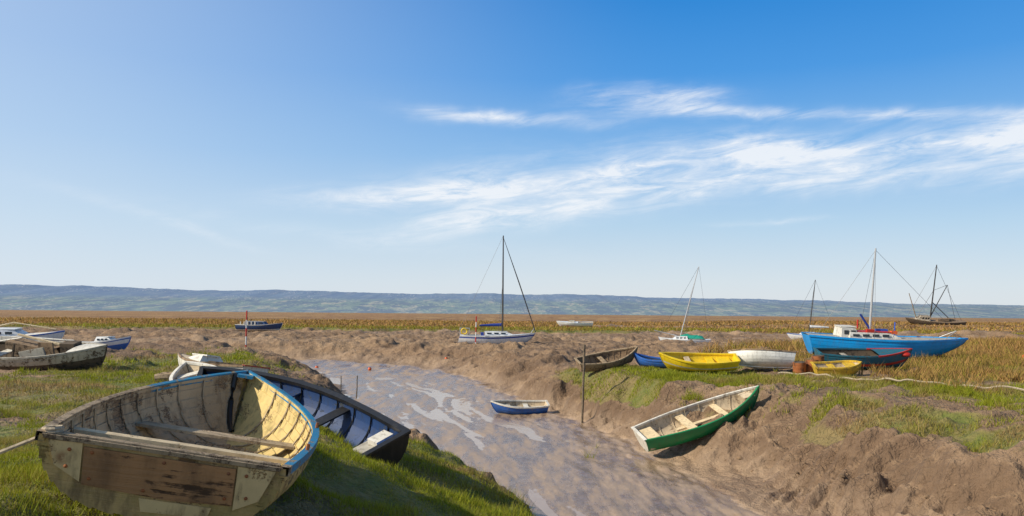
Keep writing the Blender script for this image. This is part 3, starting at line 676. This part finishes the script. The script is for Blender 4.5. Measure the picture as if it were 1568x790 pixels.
# ---------------------------------------------------------------- grass
mg,t,b=newmat('grass_material')
at=t.new('ShaderNodeAttribute',attribute_name='col'); t.l.new(at.outputs['Color'],b.inputs['Base Color']); b.inputs['Roughness'].default_value=.7
b.inputs['Specular IOR Level'].default_value=.2
tl=t.new('ShaderNodeBsdfTranslucent'); t.l.new(at.outputs['Color'],tl.inputs[0]); mx=t.new('ShaderNodeMixShader'); mx.inputs[0].default_value=.35
t.l.new(b.outputs[0],mx.inputs[1]); t.l.new(tl.outputs[0],mx.inputs[2]); t.l.new(mx.outputs[0],t.n['Material Output'].inputs[0])
def grass(name,boxes,thr=.45,useM=False):
    V=[];C=[]
    for (x0,x1,y0,y1,dens,hh,w,dryb) in boxes:
        n=int((x1-x0)*(y1-y0)*dens); x=rng.uniform(x0,x1,n); y=rng.uniform(y0,y1,n)
        z,gm,wt,m_,_=G(x,y,True)
        mk=(m_ if useM else gm)
        cl=fbm(x*1.7,y*1.7,3,2)
        keep=(mk+.6*cl>thr+.25*rng.random(n)); x,y,z,cl=x[keep],y[keep],z[keep],cl[keep]; n=len(x)
        edge=np.clip((x+2.1)/1.8,0,1)*(y<14)*(x<3)
        a=rng.uniform(0,2*np.pi,n); la=rng.uniform(0,2*np.pi,n); ht=hh*rng.uniform(.35,1.3,n)*(1+1.6*np.clip(cl,-.55,.8))*(1+.3*edge); ln=ht*rng.uniform(.2,1.0,n)
        dx=np.cos(a)*w*.5; dy=np.sin(a)*w*.5
        p0=np.stack([x-dx,y-dy,z-.01],-1); p1=np.stack([x+dx,y+dy,z-.01],-1)
        p2=np.stack([x+np.cos(la)*ln,y+np.sin(la)*ln,z+ht],-1)
        V.append(np.stack([p0,p1,p2],1).reshape(-1,3))
        big=fbm(x*.35+4,y*.35,3,7); mid_=fbm(x*1.1,y*1.1+5,3,1)
        kk=.35 if useM else 1.0
        d=np.clip(dryb+.60*edge+kk*(1.3*big+1.0*mid_)+.25*rng.standard_normal(n),0,1)[:,None]
        gcol=np.array([.26,.32,.022])*rng.uniform(.45,1.3,(n,1))+np.array([.10,.03,0])*rng.random((n,1)); dc=np.array([.52,.35,.15])*rng.uniform(.35,1.15,(n,1))
        dc=dc*(1-edge[:,None]*.25)
        if useM: dc=np.array([.50,.29,.10])*rng.uniform(.4,1.2,(n,1))
        c=gcol*(1-d)+dc*d; C.append(np.repeat(c,3,0))
    V=np.concatenate(V).astype(np.float32); C=np.concatenate(C); n=len(V)//3
    me=bpy.data.meshes.new(name); me.vertices.add(len(V)); me.vertices.foreach_set('co',V.ravel())
    me.loops.add(3*n); me.loops.foreach_set('vertex_index',np.arange(3*n,dtype=np.int32))
    me.polygons.add(n); me.polygons.foreach_set('loop_start',(np.arange(n)*3).astype(np.int32)); me.polygons.foreach_set('loop_total',np.full(n,3,np.int32))
    me.update(); ca=me.color_attributes.new('col','FLOAT_COLOR','POINT')
    ca.data.foreach_set('color',np.concatenate([C,np.ones((len(C),1))],1).astype(np.float32).ravel())
    me.materials.append(mg); linkobj(name,me); print(name,n)
grass('grass',[(-6.5,2.5,4,10,3300,.050,.007,.06),(-10,2.5,10,16,1100,.065,.011,.22),(-18,-3,16,26,360,.085,.020,.34),(-32,-6,26,46,95,.11,.04,.40),
  (2,14,20,30,700,.12,.019,.10),(2,24,30,40,260,.11,.03,.28),(12,24,16,30,340,.12,.02,.36),(8,13,15,20,550,.11,.014,.45)])
grass('dry_marsh_grass',[(10,34,24,48,110,.28,.045,.90),(12,60,48,85,24,.36,.09,.95),(-70,70,103,122,14,.24,.14,.50),(-130,150,122,220,1.6,.30,.33,1.05)],.4,True)
# ---------------------------------------------------------------- world, sun, camera
SD=Vector((-.80,-.24,.58)).normalized(); el=math.asin(SD.z); az=math.atan2(SD.x,SD.y)
w=bpy.data.worlds.new('World'); sc.world=w; w.use_nodes=True; t=NT(w.node_tree)
bg=w.node_tree.nodes['Background']
sky=t.new('ShaderNodeTexSky',sky_type='NISHITA'); sky.sun_disc=False; sky.sun_elevation=el; sky.sun_rotation=az; sky.altitude=0; sky.air_density=1.0; sky.dust_density=1.2; sky.ozone_density=2.0
d=t.new('ShaderNodeTexCoord').outputs['Generated']; s3=t.new('ShaderNodeSeparateXYZ'); t.l.new(d,s3.inputs[0]); dx,dy,dz=s3.outputs
A=t.m('ARCTAN2',dx,dy); E=t.m('DIVIDE',dz,t.m('SQRT',t.m('ADD',t.m('MULTIPLY',dx,dx),t.m('MULTIPLY',dy,dy))))
cv=t.new('ShaderNodeCombineXYZ'); t.l.new(A,cv.inputs[0]); t.l.new(t.m('SUBTRACT',E,t.m('MULTIPLY',A,.10)),cv.inputs[1])
wv=t.noise(cv.outputs[0],5,4,.6); Ew=t.m('ADD',E,t.m('MULTIPLY',t.m('SUBTRACT',wv,.5),.05))
tot=None
for a0,e0,slp,hl,hw,st in((.42,.190,-.02,.30,.021,1.0),(.10,.176,.10,.24,.024,.9),(-.12,.150,.05,.16,.012,.75),(.02,.126,.13,.17,.017,1.0),(.38,.162,.0,.25,.016,.85),
    (.0,.250,-.03,.12,.008,.8),(.17,.272,-.06,.09,.012,.75),(.33,.243,-.08,.20,.007,.75),(.60,.196,.05,.12,.012,.8),(.62,.218,0,.08,.008,.8),(-.42,.105,-.25,.10,.006,.3),(.31,.115,.02,.06,.003,.4),(-.22,.10,-.1,.3,.01,.15)):
    da=t.m('SUBTRACT',A,a0); de=t.m('SUBTRACT',Ew,t.m('ADD',t.m('MULTIPLY',da,slp),e0))
    q=t.m('ADD',t.m('POWER',t.m('ABSOLUTE',t.m('DIVIDE',da,hl)),3.0),t.m('POWER',t.m('ABSOLUTE',t.m('DIVIDE',de,hw)),2.0))
    g_=t.m('MULTIPLY',t.m('EXPONENT',t.m('MULTIPLY',q,-1)),st); tot=g_ if tot is None else t.m('ADD',tot,g_)
cn=t.noise(t.map(cv.outputs[0],(6,30,1)),1.6,10,.68,1.0); cn2=t.noise(t.map(cv.outputs[0],(3,10,1),loc=(3,1,0)),2,5,.6)
cl=t.m('MULTIPLY',t.m('MULTIPLY',tot,t.step(cn,.20,.72)),t.m('ADD',.5,t.step(cn2,.35,.65)),clamp=True)
En=t.m('ADD',E,t.m('MULTIPLY',t.m('SUBTRACT',t.noise(cv.outputs[0],2.5,3,.5),.5),.03))
grad=t.ramp(t.m('MULTIPLY',En,1.0,clamp=True),[(0,(7.9,8.2,8.5)),(.04,(7.1,8.0,8.7)),(.11,(4.9,6.9,8.8)),(.20,(2.2,4.9,8.6)),(.30,(.65,3.3,8.0)),(.42,(.10,2.35,7.0)),(.6,(.10,1.1,3.4)),(1.0,(.10,.5,1.6))])
lf=t.m('MULTIPLY',t.step(A,.25,-.85),.62)
grad=t.mix(lf,grad,(7.0,8.1,9.4))
sk=t.mix(.12,grad,sky.outputs[0])
colr=t.mix(t.m('MULTIPLY',cl,.88),sk,(9.0,9.3,9.7))
t.l.new(colr,bg.inputs[0]); bg.inputs[1].default_value=.10
L=bpy.data.lights.new('sun','SUN'); L.energy=5.0; L.angle=math.radians(.5); L.color=(1,.91,.75)
so=bpy.data.objects.new('sun',L); sc.collection.objects.link(so); so.rotation_euler=SD.to_track_quat('Z','Y').to_euler()
cam=bpy.data.cameras.new('camera'); co=bpy.data.objects.new('camera',cam); sc.collection.objects.link(co)
cam.sensor_width=36; cam.lens=36*1200/1568; cam.shift_y=85.5/1568; cam.clip_end=20000; cam.clip_start=.1
co.matrix_world=Matrix.Translation((0,0,H))@Matrix.Rotation(math.pi/2,4,'X')@Matrix.Rotation(.0083,4,'Z')
sc.camera=co
